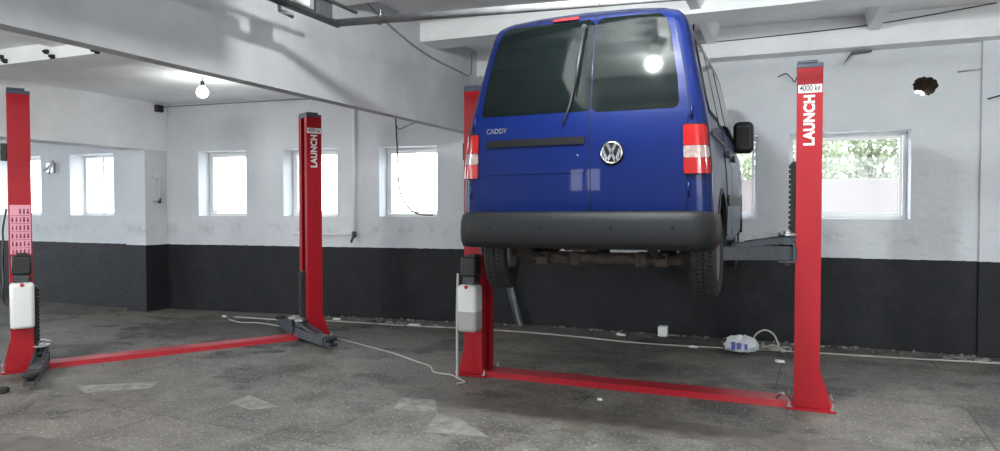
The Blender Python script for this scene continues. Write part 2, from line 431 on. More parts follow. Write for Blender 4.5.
mb = MB().use(FRAMEW); mb.box(-6.80,-6.60,1.5,4.72,3.235,ZL)
tag(mb.build('ceiling_rib', FRAMEW), 'bright white ceiling batten beside the big grey beam', 'rib', kind='structure')

# windows -------------------------------------------------------------------
WN = [0]
def window(P, s0, s1, label, sash, depth=.30, mull=None, catch=True):
    WN[0] += 1
    root = empty('window_%d' % WN[0], P((s0+s1)/2, ZS, depth/WT)); tag(root, label, 'window', kind='structure')
    base = Vector(root.location)
    def bar(mb, a, b, z0, z1, k0=depth-.03, k1=depth+.03):
        c = [P(a,z0,k0/WT), P(b,z0,k0/WT), P(b,z0,k1/WT), P(a,z0,k1/WT)]; t = [q+Vector((0,0,z1-z0)) for q in c]
        V = [mb.bm.verts.new(q-base) for q in c+t]
        for f in ((0,1,2,3),(4,5,6,7),(0,1,5,4),(1,2,6,5),(2,3,7,6),(3,0,4,7)): mb._faces([mb.bm.faces.new([V[i] for i in f])])
    w = .045
    mb = MB().use(FRAMEW)
    bar(mb, s0, s0+w, ZS, ZH); bar(mb, s1-w, s1, ZS, ZH); bar(mb, s0+w, s1-w, ZS, ZS+w); bar(mb, s0+w, s1-w, ZH-w, ZH)
    mb.build('frame', FRAMEW, root)
    if sash:
        mb = MB().use(FRAMEW); a, b = s0+w+.008, s1-w-.008; sw = .03
        bar(mb, a, a+sw, ZS+.05, ZH-.05, depth-.045, depth); bar(mb, b-sw, b, ZS+.05, ZH-.05, depth-.045, depth)
        bar(mb, a+sw, b-sw, ZS+.05, ZS+.05+sw, depth-.045, depth); bar(mb, a+sw, b-sw, ZH-.05-sw, ZH-.05, depth-.045, depth)
        mb.build('sash', FRAMEW, root)
    if mull:
        mb = MB().use(FRAMEW); bar(mb, s0+mull-.02, s0+mull+.02, ZS+w, ZH-w, depth-.03, depth); mb.build('mullion', FRAMEW, root)
    mb = MB().use(PANE); bar(mb, s0+w, s1-w, ZS+w, ZH-w, depth+.004, depth+.009); mb.build('pane', PANE, root)
window(PL, 19-13.1, 19-11.93, 'window behind the leftmost red post', False)
window(PL, 19-11.2, 19-10.165, 'white window between the leftmost red post and the pilaster', False, mull=.46)
window(PA, sA(W1[0]), sA(W1[1]), 'white window right of the pilaster below the lit bulb', True)
window(PA, sA(W2[0]), sA(W2[1]), 'white window partly behind the second red post', True)
window(PA, sA(W3[0]), sA(W3[1]), 'white window with a black cable hanging into it', True)
window(PB, -KR-1.62, -KR-.335, 'window seen between the van and the rightmost red post', True)
window(PB, -KR+.02, -KR+1.29, 'window with greenery to the right of the rightmost post', True)
window(PB, -KR+3.0, -KR+4.3, 'window outside the frame on the right', True)

# yard outside ---------------------------------------------------------------
mb = MB().use(YARD); mb.quad((-40,9.7,-.02), (30,9.7,-.02), (30,40,-.02), (-40,40,-.02)); mb.quad((-40,-40,-.02), (30,-40,-.02), (30,-6,-.02), (-40,-6,-.02))
tag(mb.build('ground', YARD), 'pale open ground outside the hall', 'ground', kind='structure')
mb = MB().use(FENCE); mb.box(-3.2,9,13.0,13.25,-.02,2.12)
tag(loc_mesh(mb, 'garden_wall', FENCE, (3,13.1,-.02)), 'pale pinkish garden wall seen through the right window', 'wall', kind='structure')
def tree(x, y, h, r, label, seed, nl=4200):
    rng = random.Random(seed)
    root = empty('leafy_tree', (x, y, 0)); tag(root, label, 'tree', 'trees beyond the garden wall')
    mb = MB().use(BARK); mb.tube([(0,0,-.02), (.05,.03,h*.4), (0,.1,h*.8)], .1, taper=[.14,.1,.04])
    for k in range(5):
        a = k*1.3; mb.tube([(.04,.02,h*.35+.1*k), (.5*r*math.cos(a), .5*r*math.sin(a), h*.6+.1*k)], .03, n=5, taper=[.05,.02])
    mb.build('trunk', BARK, root)
    mb = MB().use(LEAF)
    for k in range(nl):
        while True:
            p = Vector((rng.uniform(-1,1), rng.uniform(-1,1), rng.uniform(-1,1)))
            if .25 < p.length < 1: break
        c = Vector((p.x*r, p.y*r*.7, h*.60+p.z*h*.42)); q = .07+.04*rng.random()
        M = Matrix.Rotation(rng.uniform(0,6.3), 3, 'Z') @ Matrix.Rotation(rng.uniform(-1.2,1.2), 3, 'X')
        mb.quad(*[c+M@Vector(v) for v in ((-q*.5,0,0), (0,-q,0), (q*.5,0,0), (0,q,0))])
    mb.build('foliage', LEAF, root, fixn=False)
tree(.0, 15.0, 3.5, 1.2, 'pale green tree in the window between the van and the post', 11)
tree(1.65, 17.0, 3.9, 1.2, 'pale green tree in the left half of the right window', 12)
tree(3.3, 15.0, 3.5, 1.2, 'pale green tree in the right half of the right window', 13)
tree(-1.65, 17.0, 3.9, 1.2, 'pale green tree outside, hidden behind the blue van', 14, 1600)
tree(4.95, 17.0, 3.9, 1.2, 'pale green tree outside beyond the right edge', 15, 1600)

# ------------------------------------------------------------------ two post lifts
def make_lift(loc, rz, armz, label, group, oil, arms, XC=1.485, motor_dx=0.0):
    root = empty('two_post_lift', loc, rz); tag(root, label, 'car lift', group)
    HW, YH = .095, .14
    for s in (-1, 1):
        xi, xo = s*(XC-HW), s*(XC+HW); t = .012; FL = .085 if s == 1 else .05
        # column: C profile open towards the other column, foot gussets, base plate
        mb = MB().use(RED)
        prof = [(xo,-YH), (xo,YH), (xi,YH), (xi,YH-.085), (xi+s*t,YH-.085), (xi+s*t,YH-t), (xo-s*t,YH-t), (xo-s*t,-YH+t), (xi+s*t,-YH+t), (xi+s*t,-YH+.085), (xi,-YH+.085), (xi,-YH)]
        mb.prism(prof, lambda a, b: (a,b,.02), lambda a, b: (a,b,2.755))
        for y in (-YH, YH-t):
            mb.prism([(xo,.30), (xo+s*FL,.06), (xo+s*FL,.02), (xo,.02)], lambda a, z: (a,y,z), lambda a, z: (a,y+t,z))
        mb.prism([(xo,.06), (xo+s*FL,.06), (xo+s*FL,.02), (xo,.02)], lambda a, z: (a,-YH+t,z), lambda a, z: (a,YH-t,z))
        col = mb.build('column', RED, root)
        mb = MB().use(RED); mb.box(min(xi-s*.06,xo+s*(FL+.035)), max(xi-s*.06,xo+s*(FL+.035)), -.2, .2, 0, .02, bev=.004)
        pl = mb.build('base_plate', RED, root)
        for bx in (xi-s*.035, xo+s*(FL+.015)):
            for by in (-.17, .17):
                mb = MB().use(STEEL); mb.lathe([(.022,.02),(.022,.024),(.013,.024),(.013,.045),(.007,.045),(.007,.07)], c=(bx,by,0), n=8, smooth=False); mb.build('anchor_bolt', STEEL, pl)
        mb = MB().use(CAPM)
        mb.box(min(xi,xo)-.002, max(xi,xo)+.002, -YH-.002, YH+.002, 2.755, 2.79, bev=.004); mb.box(min(xi,xo), max(xi,xo)-.04, -YH+.0, YH, 2.79, 2.815, bev=.006)
        mb.build('top_cap', CAPM, col)
        # carriage in the slot, rubber guard, arm pivots
        car = MB().use(GREYP)
        car.box(min(xi-s*.03,xi+s*.15), max(xi-s*.03,xi+s*.15), -.05, .05, armz-.04, armz+.78)
        for y in (-.115, .115):
            car.box(min(xi,xi-s*.13), max(xi,xi-s*.13), y-.06, y+.06, armz-.05, armz-.03, bev=.003)
            car.box(min(xi,xi-s*.13), max(xi,xi-s*.13), y-.06, y+.06, armz+.10, armz+.12, bev=.003)
        car.box(min(xi,xi-s*.02), max(xi,xi-s*.02), -.18, .18, armz-.05, armz+.12, bev=.003)
        cr = car.build('carriage', GREYP, root)
        mb = MB().use(RUB)
        for k in range(13): mb.box(min(xi-s*.055,xi-s*.03), max(xi-s*.055,xi-s*.03), -.06, .06, armz+.22+k*.042, armz+.25+k*.042, bev=.006)
        mb.box(min(xi-s*.04,xi), max(xi-s*.04,xi), -.055, .055, armz+.2, armz+.77)
        mb.build('door_guard', RUB, cr)
        for (px, py, ang, ln, ext) in arms[s]:
            a = MB().use(GREYP)
            M = Matrix.Translation((px, py, armz)) @ Matrix.Rotation(ang, 4, 'Z')
            a.box(-.06, ln, -.055, .055, -.028, .085, bev=.006, M=M)
            a.prism([(-.06,.13), (-.06,.17), (-.03,.17), (ln*.72,.10), (ln*.72,.084), (ln*.5,.084)], lambda x, z: M@Vector((x,-.05,z)), lambda x, z: M@Vector((x,-.038,z)))
            a.prism([(-.06,.13), (-.06,.17), (-.03,.17), (ln*.72,.10), (ln*.72,.084), (ln*.5,.084)], lambda x, z: M@Vector((x,.038,z)), lambda x, z: M@Vector((x,.05,z)))
            am = a.build('arm', GREYP, root)
            b = MB().use(BRACK); b.box(ln-.25, ln+ext, -.043, .043, -.015, .07, bev=.004, M=M); b.box(ln+ext-.04, ln+ext+.12, -.05, .05, -.01, .03, bev=.004, M=M); b.build('arm_extension', BRACK, am)
            b = MB().use(RUB); c = M @ Vector((ln+ext+.06,0,0))
            b.lathe([(.03,.03),(.03,.06),(.062,.06),(.066,.075),(.066,.098),(.05,.10)], c=c, n=18); b.build('lift_pad', RUB, am)
            b = MB().use(STEEL); c = M @ Vector((0,0,0)); b.lathe([(.024,-.07),(.024,.19),(.034,.19),(.034,.205)], c=c, n=12)
            b.lathe([(.07,.17),(.075,.175),(.075,.19),(.04,.19)], c=c, n=14, smooth=False); b.build('pivot_pin', STEEL, am)
        # decals
        if s == 1:
            M = Matrix(((0,-1,0,0),(0,0,-1,0),(1,0,0,0),(0,0,0,1)))
            mb = MB().use(LETTER); mb.text('LAUNCH', .108, Matrix.Translation((XC+.0,-YH-.0005,2.335)) @ M, .0015, bold=.0045, sx=.90, spacing=1.05)
            mb.build('lettering', LETTER, col)
            M2 = Matrix(((1,0,0,0),(0,0,-1,0),(0,1,0,0),(0,0,0,1)))
            mb = MB().use(LETTER); mb.box(XC-.088, XC+.088, -YH-.0015, -YH, 2.555, 2.62)
            mb.use(INK).text('4000 kg', .066, Matrix.Translation((XC,-YH-.002,2.59)) @ M2, .001, bold=.0008, sx=.72)
            mb.build('capacity_sticker', None, col)
        elif not oil:
            mb = MB().use(PINK); mb.box(-XC-.085, -XC+.085, -YH-.0015, -YH, 1.17, 1.66)
            rng = random.Random(5); mb.use(PINKINK)
            for r_ in range(6):
                z = 1.60-r_*.08
                mb.box(-XC-.078, -XC+.078, -YH-.0024, -YH-.001, z-.047, z-.043)
                for k in range(5):
                    if r_ == 0 and k < 2: continue
                    x = -XC-.064+k*.032
                    mb.box(x-.011, x+.011, -YH-.0024, -YH-.001, z-.02+.008*rng.random(), z-.012)
                    mb.box(x-.006*rng.random()-.003, x+.006, -YH-.0024, -YH-.001, z-.03, z+.012+.01*rng.random())
            mb.build('safety_pictogram_label', None, col)
    # power unit on the left column: motor, valve block, reservoir
    x0 = -XC+motor_dx; yf = -YH
    mb = MB().use(BLACKP)
    mb.box(x0-.082, x0+.082, yf-.15, yf-.005, .975, 1.165, bev=.02, seg=2)
    for k in range(6): mb.box(x0-.06, x0+.06, yf-.158, yf-.145, 1.0+k*.026, 1.008+k*.026)
    mb.box(x0-.04, x0+.05, yf-.10, yf, 1.165, 1.185)
    pu = mb.build('power_unit', BLACKP, root)
    mb = MB().use(BRACK); mb.box(x0-.06, x0+.06, yf-.13, yf, .90, .975, bev=.005); mb.tube([(x0-.07,yf-.1,.93), (x0+.075,yf-.1,.93)], .018); mb.build('valve_block', BRACK, pu)
    mb = MB().use(mat('red_knob', (.45,.01,.015), .4)); mb.lathe([(.018,0),(.018,-.03),(.012,-.04)], axis='y', c=(x0+.0,yf-.16,.88), n=12); mb.build('filler_cap', None, pu)
    mb = MB().use(TANK)
    def tank_ring(z, k=1.0): return z
    mb.box(x0-.1, x0+.1, yf-.19, yf-.01, .45, .90, bev=.035, seg=3)
    if oil: mb.use(OIL).box(x0-.1006, x0+.1006, yf-.1906, yf-.0094, .4494, .68, bev=.035, seg=3)
    mb.build('reservoir', None, pu)
    mb = MB().use(BRACK); mb.lathe([(.03,.9),(.03,.93),(.022,.94)], c=(x0-.04,yf-.1,0), n=12); mb.build('reservoir_neck', BRACK, pu)
    # electric box on the outside of the left column, wires up
    mb = MB().use(BLACKP); mb.box(-XC-HW-.055, -XC-HW, -.06, .06, 2.10, 2.27, bev=.006); mb.build('switch_box', BLACKP, root)
    # cover over the hydraulic line between the columns
    mb = MB().use(REDW)
    mb.prism([(-.15,0), (-.11,.045), (.11,.045), (.15,0)], lambda y, z: (-XC+.08,y,z), lambda y, z: (XC-.10,y,z))
    mb.build('floor_cover', REDW, root)
    mb = MB().use(STEEL); mb.tube(smooth_path([(XC-HW-.02,-.05,.06), (XC-HW-.09,-.08,.10), (XC-HW-.13,-.02,.05)]), .012, n=6); mb.build('hose', STEEL, root)
    return root

UP = {-1: [(-1.33,-.115,-.62,.62,.25), (-1.33,.115,.75,.62,.3)], 1: [(1.33,-.115,PI+.42,.62,.26), (1.33,.115,PI-.75,.62,.3)]}
make_lift((-1.325,6.24,0), 0, 1.235, 'red two-post lift on the right, holding up the blue van', 'red two-post car lifts', True, UP, motor_dx=.012)
DN = {-1: [(-1.35,-.115,-PI/2-.14,.70,.16), (-1.33,.115,PI/2+.1,.6,.1)], 1: [(1.33,-.115,-PI/2+.06,.74,.05), (1.33,.115,PI/2-.1,.6,.1)]}
th = math.radians(58.5)
make_lift((-6.36+.018*math.cos(th), 5.87+.018*math.sin(th), 0), th, .058, 'empty red two-post lift on the left with arms lowered', 'red two-post car lifts', False, DN, XC=1.51)

# ------------------------------------------------------------------ the van
VZ = .97; VX, VY = -1.335, 4.56
SH = (0,0,-VZ)
ZT = [1.30,1.36,1.62,1.90,2.17,2.30,2.50,2.80,2.86,2.915,2.95,2.977,2.993,3.0]
UT = [.85,.888,.897,.888,.862,.838,.797,.728,.714,.69,.65,.54,.34,0.0]
def PW(z): return lerp_table(ZT, UT, z)
def nr0(z): return lerp_table([1.3,1.62,2.0,2.25,2.5,2.8,2.95,3.0], [.075,.06,.05,.062,.115,.19,.235,.27], z)
def nr(z): return sum(nr0(z+.035*k) for k in range(-5,6))/11
def ztop_at(u):
    u = abs(u)
    return lerp_table(UT[::-1][:5], ZT[::-1][:5], u) if u < .65 else 3.0
RC = .085
def rear_n(u, z, edge=None):
    e = PW(z)-abs(u)
    if abs(u) < .65: e = min(e, ztop_at(u)-z)
    e = max(0, e)
    r = RC-math.sqrt(max(0, RC*RC-(RC-e)**2)) if e < RC else 0
    return nr(z)+.028*(u/.8)**2+r
def van():
    root = empty('van', (VX, VY, VZ))
    root.rotation_euler.y = math.radians(-.4)
    tag(root, 'blue delivery van raised on the right red lift, seen from behind', 'van')
    def B(mb, name, m, par=root, **k):
        for v in mb.bm.verts:
            v.co.z += .036*min(1, max(0, (v.co.z-2.45)/.5))
        return mb.build(name, m, par, shift=SH, **k)
    # --- body shell
    zl = [1.30,1.36,1.45,1.53,1.62,1.75,1.9,2.0,2.1,2.17,2.23,2.30,2.4,2.5,2.6,2.7,2.8,2.83,2.86,2.89,2.915,2.935,2.95,2.965,2.977,2.985,2.993,2.997,3.0]
    def top(n): return lerp_table([2.55,2.8,3.0,3.45,3.6,4.1,4.28,4.38,4.42], [3.0,2.97,2.83,2.34,2.24,2.10,1.98,1.80,1.72], n)
    def nar(n): return lerp_table([2.9,3.6,4.1,4.3,4.4,4.42], [1,.975,.93,.87,.78,.74], n)
    NC, RA, ZA = (.84, 3.50), .40, 1.34
    def zb(n):
        z = 1.33 if n < 4.1 else 1.33+.1*(n-4.1)/.3
        if n < .44: z = 1.40
        for c in NC:
            if abs(n-c) < RA: z = max(z, ZA+math.sqrt(RA*RA-(n-c)**2))
        return z
    st = [0,.03,.08,.14,.2,.26,.3]
    for c in NC:
        st += [c+RA*math.cos(PI*k/16) for k in range(17)]+[c-RA-.002, c+RA+.002]
    st += [1.4,1.6,1.8,2.0,2.2,2.4,2.55,2.65,2.8,2.9,3.0,4.0,4.1,4.18,4.25,4.3,4.34,4.38,4.41,4.42]
    st = sorted(set(round(x,4) for x in st))
    def sect(n):
        T, b, q = top(n), zb(n), nar(n); mid = min(2.17, T-.10); pts = []
        for z0 in zl:
            u = PW(z0)*q
            if z0 <= 2.17: z = b+(z0-1.30)/.87*(mid-b)
            else: z = mid+(z0-2.17)/.83*(T-mid)
            if n < 2.5 and z0 <= 2.17: u = PW(z)
            k = max(0, 1-n/1.2); nn = n+k*rear_n(u, z) if n < 1.2 else n
            pts.append((u, nn, z))
        return pts
    rows = []
    for n in st:
        h = sect(n); rows.append([Vector((u,a,z)) for u, a, z in h]+[Vector((-u,a,z)) for u, a, z in h[::-1][1:]])
    mb = MB().use(BLUE)
    g = mb.grid(rows)
    mb._faces([mb.bm.faces.new(g[-1])])
    # rear cap
    zr = sorted(set([1.40+.02*k for k in range(0,72)]+[2.83,2.86,2.89,2.91,2.93,2.945,2.955,2.965,2.972,2.98,2.986,2.992,2.996,3.0]))
    cap = []
    for z in zr:
        w = PW(z); cap.append([Vector((w*t, rear_n(w*t, z), z)) for t in [-1,-.985,-.965,-.94,-.91,-.87,-.8,-.65,-.45,-.2,0,.2,.45,.65,.8,.87,.91,.94,.965,.985,1]])
    mb.grid(cap)
    body = B(mb, 'body', BLUE)
    # --- patches on the rear surface
    def rpatch(rows_, o1, o0=0.0, nu=14):
        O, I = [], []
        for z, a, b in rows_:
            us = [a+(b-a)*k/nu for k in range(nu+1)]
            O.append([Vector((u, rear_n(u,z)-o1, z)) for u in us]); I.append([Vector((u, rear_n(u,z)-o0, z)) for u in us])
        return O, I
    def rrows(z0, z1, fl, fr, r, step=.03, rt=None):
        rt = r if rt is None else rt
        zs = [z0+(z1-z0)*k/max(2,int((z1-z0)/step)) for k in range(max(2,int((z1-z0)/step))+1)]
        zs += [z0+r*(1-math.cos(PI/2*k/5)) for k in range(6)]+[z1-rt*(1-math.cos(PI/2*k/5)) for k in range(6)]
        out = []
        for z in sorted(set(round(q,5) for q in zs)):
            i = 0
            if z-z0 < r: i = r-math.sqrt(max(0, r*r-(r-(z-z0))**2))
            if z1-z < rt: i = rt-math.sqrt(max(0, rt*rt-(rt-(z1-z))**2))
            out.append((z, fl(z)+i, fr(z)-i))
        return out
    dl = lambda z: -lerp_table([1.6,2.0,2.25,2.5,2.8,2.98], [.80,.80,.775,.735,.67,.615], z)
    dr = lambda z: lerp_table([1.6,2.0,2.2,2.25,2.5,2.8,2.98], [.735,.735,.735,.755,.718,.655,.60], z)
    ztd = 2.967
    SP = .098
    mb = MB().use(BLUE); mb.slab(*rpatch(rrows(1.613, ztd, dl, lambda z: SP-.003, .03, rt=.05), .007, -.002, 20)); ld = B(mb, 'rear_door', BLUE)
    mb = MB().use(BLUE); mb.slab(*rpatch(rrows(1.613, ztd, lambda z: SP+.003, dr, .03, rt=.05), .007, -.002, 18)); rd = B(mb, 'rear_door', BLUE)
    # seals (dark lines round the doors)
    mb = MB().use(SEAL); mb.slab(*rpatch([(1.62+k*.027, SP-.004, SP+.004) for k in range(50)], .004, -.002, 1))
    B(mb, 'door_seal', SEAL)
    for f in (dl, dr):
        sg = -1 if f is dl else 1; mb = MB().use(SEAL)
        mb.slab(*rpatch([(1.62+k*.027, min(f(1.62+k*.027),f(1.62+k*.027)+sg*.0035), max(f(1.62+k*.027),f(1.62+k*.027)+sg*.0035)) for k in range(49)], .003, -.002, 1)); B(mb, 'door_seal', SEAL)
    # windows
    wl = lambda z: -lerp_table([2.29,2.5,2.8,2.93], [.728,.705,.645,.595], z)
    wr = lambda z: lerp_table([2.28,2.5,2.8,2.93], [.690,.668,.615,.57], z)
    mb = MB().use(GLASSD); mb.slab(*rpatch(rrows(2.297, 2.925, wl, lambda z: SP-.005, .03, rt=.05), .010, .004, 18)); B(mb, 'rear_window', GLASSD, ld)
    mb = MB().use(GLASSD); mb.slab(*rpatch(rrows(2.287, 2.925, lambda z: SP+.005, wr, .05, rt=.06), .010, .004, 16)); B(mb, 'rear_window', GLASSD, rd)
    # number plate recess with garnish strip
    mb = MB().use(SEAL); mb.slab(*rpatch([(z, -.672, .062) for z in (2.072,2.085,2.10,2.112,2.122)], .018, .004, 10)); B(mb, 'handle_strip', SEAL, ld)
    mb = MB().use(BLUE)
    mb.slab(*rpatch(rrows(1.875, 2.04, lambda z: -.69, lambda z: .062, .03), .0115, .004, 12)); B(mb, 'plate_panel', BLUE, ld)
    # badge
    def on_rear(u, z, o): return Vector((u, rear_n(u,z)-o, z))
    bu, bz = .248, 2.003
    mb = MB().use(SEAL); mb.lathe([(.083,0),(.083,-.006),(.07,-.010),(.0005,-.010)], axis='y', c=on_rear(bu,bz,.007), n=36); bd = B(mb, 'badge', SEAL, rd)
    mb = MB().use(CHROME)
    yb = rear_n(bu,bz)-.007
    mb.lathe([(.076,-.009),(.074,-.015),(.067,-.015),(.064,-.009)], axis='y', c=(bu,yb,bz), n=36)
    def stroke(p, q, w=.0092):
        p = Vector(p); q = Vector(q); d = (q-p).normalized(); nn = Vector((-d.y, d.x))*w
        poly = [p+nn, q+nn, q-nn, p-nn]
        mb.prism([tuple(a) for a in poly], lambda a, z: (bu+a, yb-.015, bz+z), lambda a, z: (bu+a, yb-.009, bz+z))
    for sg in (-1, 1):
        stroke((sg*.031,.062), (sg*.004,.006)); stroke((sg*.060,.028), (sg*.029,-.058)); stroke((sg*.029,-.058), (0,.0))
    B(mb, 'emblem', CHROME, bd)
    Mr = Matrix(((1,0,0,0),(0,0,-1,0),(0,1,0,0),(0,0,0,1)))
    mb = MB().use(CHROME); mb.text('CADDY', .050, Matrix.Translation(on_rear(-.60,2.188,.0075)) @ Matrix.Rotation(-.07,4,'Z') @ Mr, .003, bold=.0008, sx=.95); B(mb, 'lettering', CHROME, ld)
    # lock dots and hinges
    mb = MB().use(CHROME); mb.lathe([(.008,0),(.008,-.005)], axis='y', c=on_rear(.012,1.995,.009), n=10); B(mb, 'lock', CHROME, ld)
    for d_, sg, par in ((dl,-1,ld), (dr,1,rd)):
        for z in (1.75, 2.26):
            mb = MB().use(BLUE); u = d_(z)+sg*.012; mb.tube([on_rear(u,z-.045,.008), on_rear(u,z+.045,.008)], .009, n=8); B(mb, 'hinge', BLUE, par)
    # brake light, wiper
    mb = MB().use(LAMPR); mb.slab(*rpatch([(z, -.215, -.025) for z in (2.932,2.945,2.955)], .028, .008, 6)); B(mb, 'brake_light', LAMPR)
    mb = MB().use(BLACKP); mb.tube([on_rear(.025,2.87,.015), on_rear(.025,2.87,.045)], .018, n=10); mb.tube([on_rear(.025,2.87,.04), on_rear(.002,2.62,.05), on_rear(-.018,2.42,.04)], .010, n=6, taper=[.014,.010,.006])
    wp = B(mb, 'rear_wiper', BLACKP)
    mb = MB().use(RUB); mb.tube([on_rear(.012,2.72,.03), on_rear(-.008,2.56,.028), on_rear(-.045,2.36,.028), on_rear(-.085,2.215,.03)], .008, n=6); B(mb, 'wiper_blade', RUB, wp)
    # tail lamps
    for sg in (-1, 1):
        a = lambda z: lerp_table([1.84,2.17], [.720,.715], z)+(.03 if sg < 0 else 0); b = lambda z: PW(z)-.006
        L_ = (lambda z: a(z)) if sg == 1 else (lambda z: -b(z)); R_ = (lambda z: b(z)) if sg == 1 else (lambda z: -a(z))
        mb = MB().use(SEAL); mb.slab(*rpatch(rrows(1.845, 2.178, lambda z: L_(z)-.004, lambda z: R_(z)+.004, .02), .010, -.004, 12)); tl = B(mb, 'tail_lamp', SEAL)
        for nm, m_, z0, z1, o in (('brake_lens', LAMPR, 2.035, 2.17, .02), ('indicator_lens', LAMPW, 1.955, 2.033, .019), ('fog_lens', LAMPR, 1.852, 1.953, .02)):
            mb = MB().use(m_); mb.slab(*rpatch(rrows(z0, z1, L_, R_, .012), o, .006, 12)); B(mb, nm, m_, tl)
    # --- rear bumper: profile swept round the corners
    path = []
    for k in range(5): path.append((.915, .44-.06*k, 1, 0))
    rcb = .17
    for k in range(9):
        a = PI/2*k/8; path.append((.915-rcb+rcb*math.cos(a), .155-rcb*math.sin(a)+.0, math.cos(a), -math.sin(a)))
    half = path[:]
    mid = [(u, -.015-.022*(1-(u/.735)**2), .02*u, -1) for u in (.6,.45,.3,.15,0,-.15,-.3,-.45,-.6)]
    full = half+mid+[(-u, n, -a, b) for u, n, a, b in half[::-1]]
    prof = [(-.10,1.365),(-.05,1.352),(-.015,1.36),(0,1.40),(.004,1.47),(0,1.54),(-.012,1.585),(-.03,1.602),(-.07,1.61),(-.12,1.605)]
    mb = MB().use(BUMP); mb.grid([[Vector((u+a*o, n+b*o, z)) for o, z in prof] for u, n, a, b in full])
    g = mb.grid([[Vector((u+a*o, n+b*o, z)) for o, z in ((-.10,1.365),(-.12,1.605))] for u, n, a, b in full])
    bp = B(mb, 'rear_bumper', BUMP, weld=.0005)
    for u in (-.62,-.24,.26,.66):
        mb = MB().use(SEAL); mb.lathe([(.012,0),(.012,-.004)], axis='y', c=(u,-.016-.022*(1-(u/.735)**2),1.50), n=12); B(mb, 'parking_sensor', SEAL, bp)
    # --- side glass, doors, handles, rails on both sides
    def side(n, z, sg, o):
        k = max(0, 1-n/1.2); return Vector((sg*(PW(z)+o), n+k*rear_n(PW(z), z), z))
    def spatch(mb, n0, n1, z0, z1, sg, o1=.006, o0=-.004, sl0=0, sl1=0, nn=12, nz=8):
        O, I = [], []
        for i in range(nz+1):
            f = i/nz; z = z0+(z1-z0)*f; a = n0+sl0*f; b = n1+sl1*f
            if i in (0, nz): a += .03; b -= .03
            ns = [a+(b-a)*k/nn for k in range(nn+1)]
            O.append([side(n,z,sg,o1) for n in ns]); I.append([side(n,z,sg,o0) for n in ns])
        mb.slab(O, I)
    for sg in (1, -1):
        mb = MB().use(SEAL); spatch(mb, .24, .98, 2.285, 2.80, sg, .005, sl0=.05); spatch(mb, 1.03, 1.72, 2.26, 2.80, sg, .005); b1 = B(mb, 'window_surround', SEAL)
        for (a, b, z0, s0, s1) in ((.27,.95,2.31,.05,0), (1.06,1.69,2.285,0,0)):
            mb = MB().use(GLASSD); spatch(mb, a, b, z0, 2.775, sg, .008, -.001, sl0=s0, sl1=s1); B(mb, 'side_window', GLASSD, b1)
        mb = MB().use(BLUE); spatch(mb, 1.80, 2.90, 1.40, 2.235, sg, .006, nz=14)
        fd = B(mb, 'front_door', BLUE)
        mb = MB().use(GLASSD); spatch(mb, 1.80, 2.86, 2.25, 2.79, sg, .008, sl0=.02, sl1=-.52); B(mb, 'door_window', GLASSD, fd)
        mb = MB().use(BLUE); spatch(mb, 1.27, 1.785, 1.40, 2.235, sg, .006, nz=14); sd = B(mb, 'sliding_door', BLUE)
        mb = MB().use(BLACKP); mb.box(.30, 1.24, -.004, .012, -.012, .012, M=Matrix.Translation(side(0,2.13,sg,0)-Vector((0,side(0,2.13,sg,0).y,0))) @ Matrix.Rotation(PI/2,4,'Z') @ Matrix.Scale(-sg,4,(0,1,0))); B(mb, 'door_rail', BLACKP)
        for n, par in ((1.98, fd), (1.40, sd)):
            p = side(n,2.06,sg,.02)
            mb = MB().use(BLACKP); mb.box(p.x-.022, p.x+.022, n-.09, n+.09, 2.035, 2.085, bev=.012, seg=2); mb.lathe([(.016,-.03),(.02,.03)], axis='x', c=(p.x-sg*.01,n-.12,2.05), n=10); B(mb, 'door_handle', BLACKP, par)
        mb = MB().use(BUMP); spatch(mb, 1.27, 2.90, 1.64, 1.73, sg, .016, nz=3); B(mb, 'rub_strip', BUMP)
        for c in NC:
            mb = MB().use(BUMP)
            for k in range(16):
                a0, a1 = PI*k/16, PI*(k+1)/16
                q = []
                for (a, r) in ((a0,.40), (a1,.40), (a1,.435), (a0,.435)):
                    z = ZA+r*math.sin(a); n = c+r*math.cos(a); q.append(Vector((sg*(PW(z)*nar(n)+.006), n, z)))
                i = [v-Vector((sg*.03,0,0)) for v in q]
                V = [mb.bm.verts.new(x) for x in q+i]
                for f in ((0,1,2,3),(7,6,5,4),(0,1,5,4),(1,2,6,5),(2,3,7,6),(3,0,4,7)): mb._faces([mb.bm.faces.new([V[j] for j in f])])
            B(mb, 'wheel_arch', BUMP, weld=.0005)
        # mirror
        mb = MB().use(BLACKP)
        mb.box(sg*.94-.095, sg*.94+.095, 2.62, 2.76, 2.16, 2.47, bev=.055, seg=5)
        mb.tube([(sg*.78,2.72,2.13), (sg*.80,2.69,2.17), (sg*.88,2.69,2.22)], .035, n=8)
        mb.prism([(2.60,2.10), (2.85,2.10), (2.80,2.20), (2.62,2.36)], lambda n, z: (sg*.76,n,z), lambda n, z: (sg*.815,n,z))
        mr = B(mb, 'wing_mirror', BLACKP)
        mb = MB().use(mat('mirror_glass', (.02,.02,.022), .05)); mb.box(sg*.94-.06, sg*.94+.06, 2.616, 2.621, 2.22, 2.41, bev=.0); B(mb, 'mirror_glass', None, mr)
        # head lamp
        mb = MB().use(LAMPW); mb.box(sg*.60-.13, sg*.60+.13, 4.08, 4.335, 1.80, 1.99, bev=.05, seg=3); B(mb, 'head_lamp', LAMPW)
    # windscreen on the slope between roof and bonnet
    mb = MB().use(GLASSD); O, I = [], []
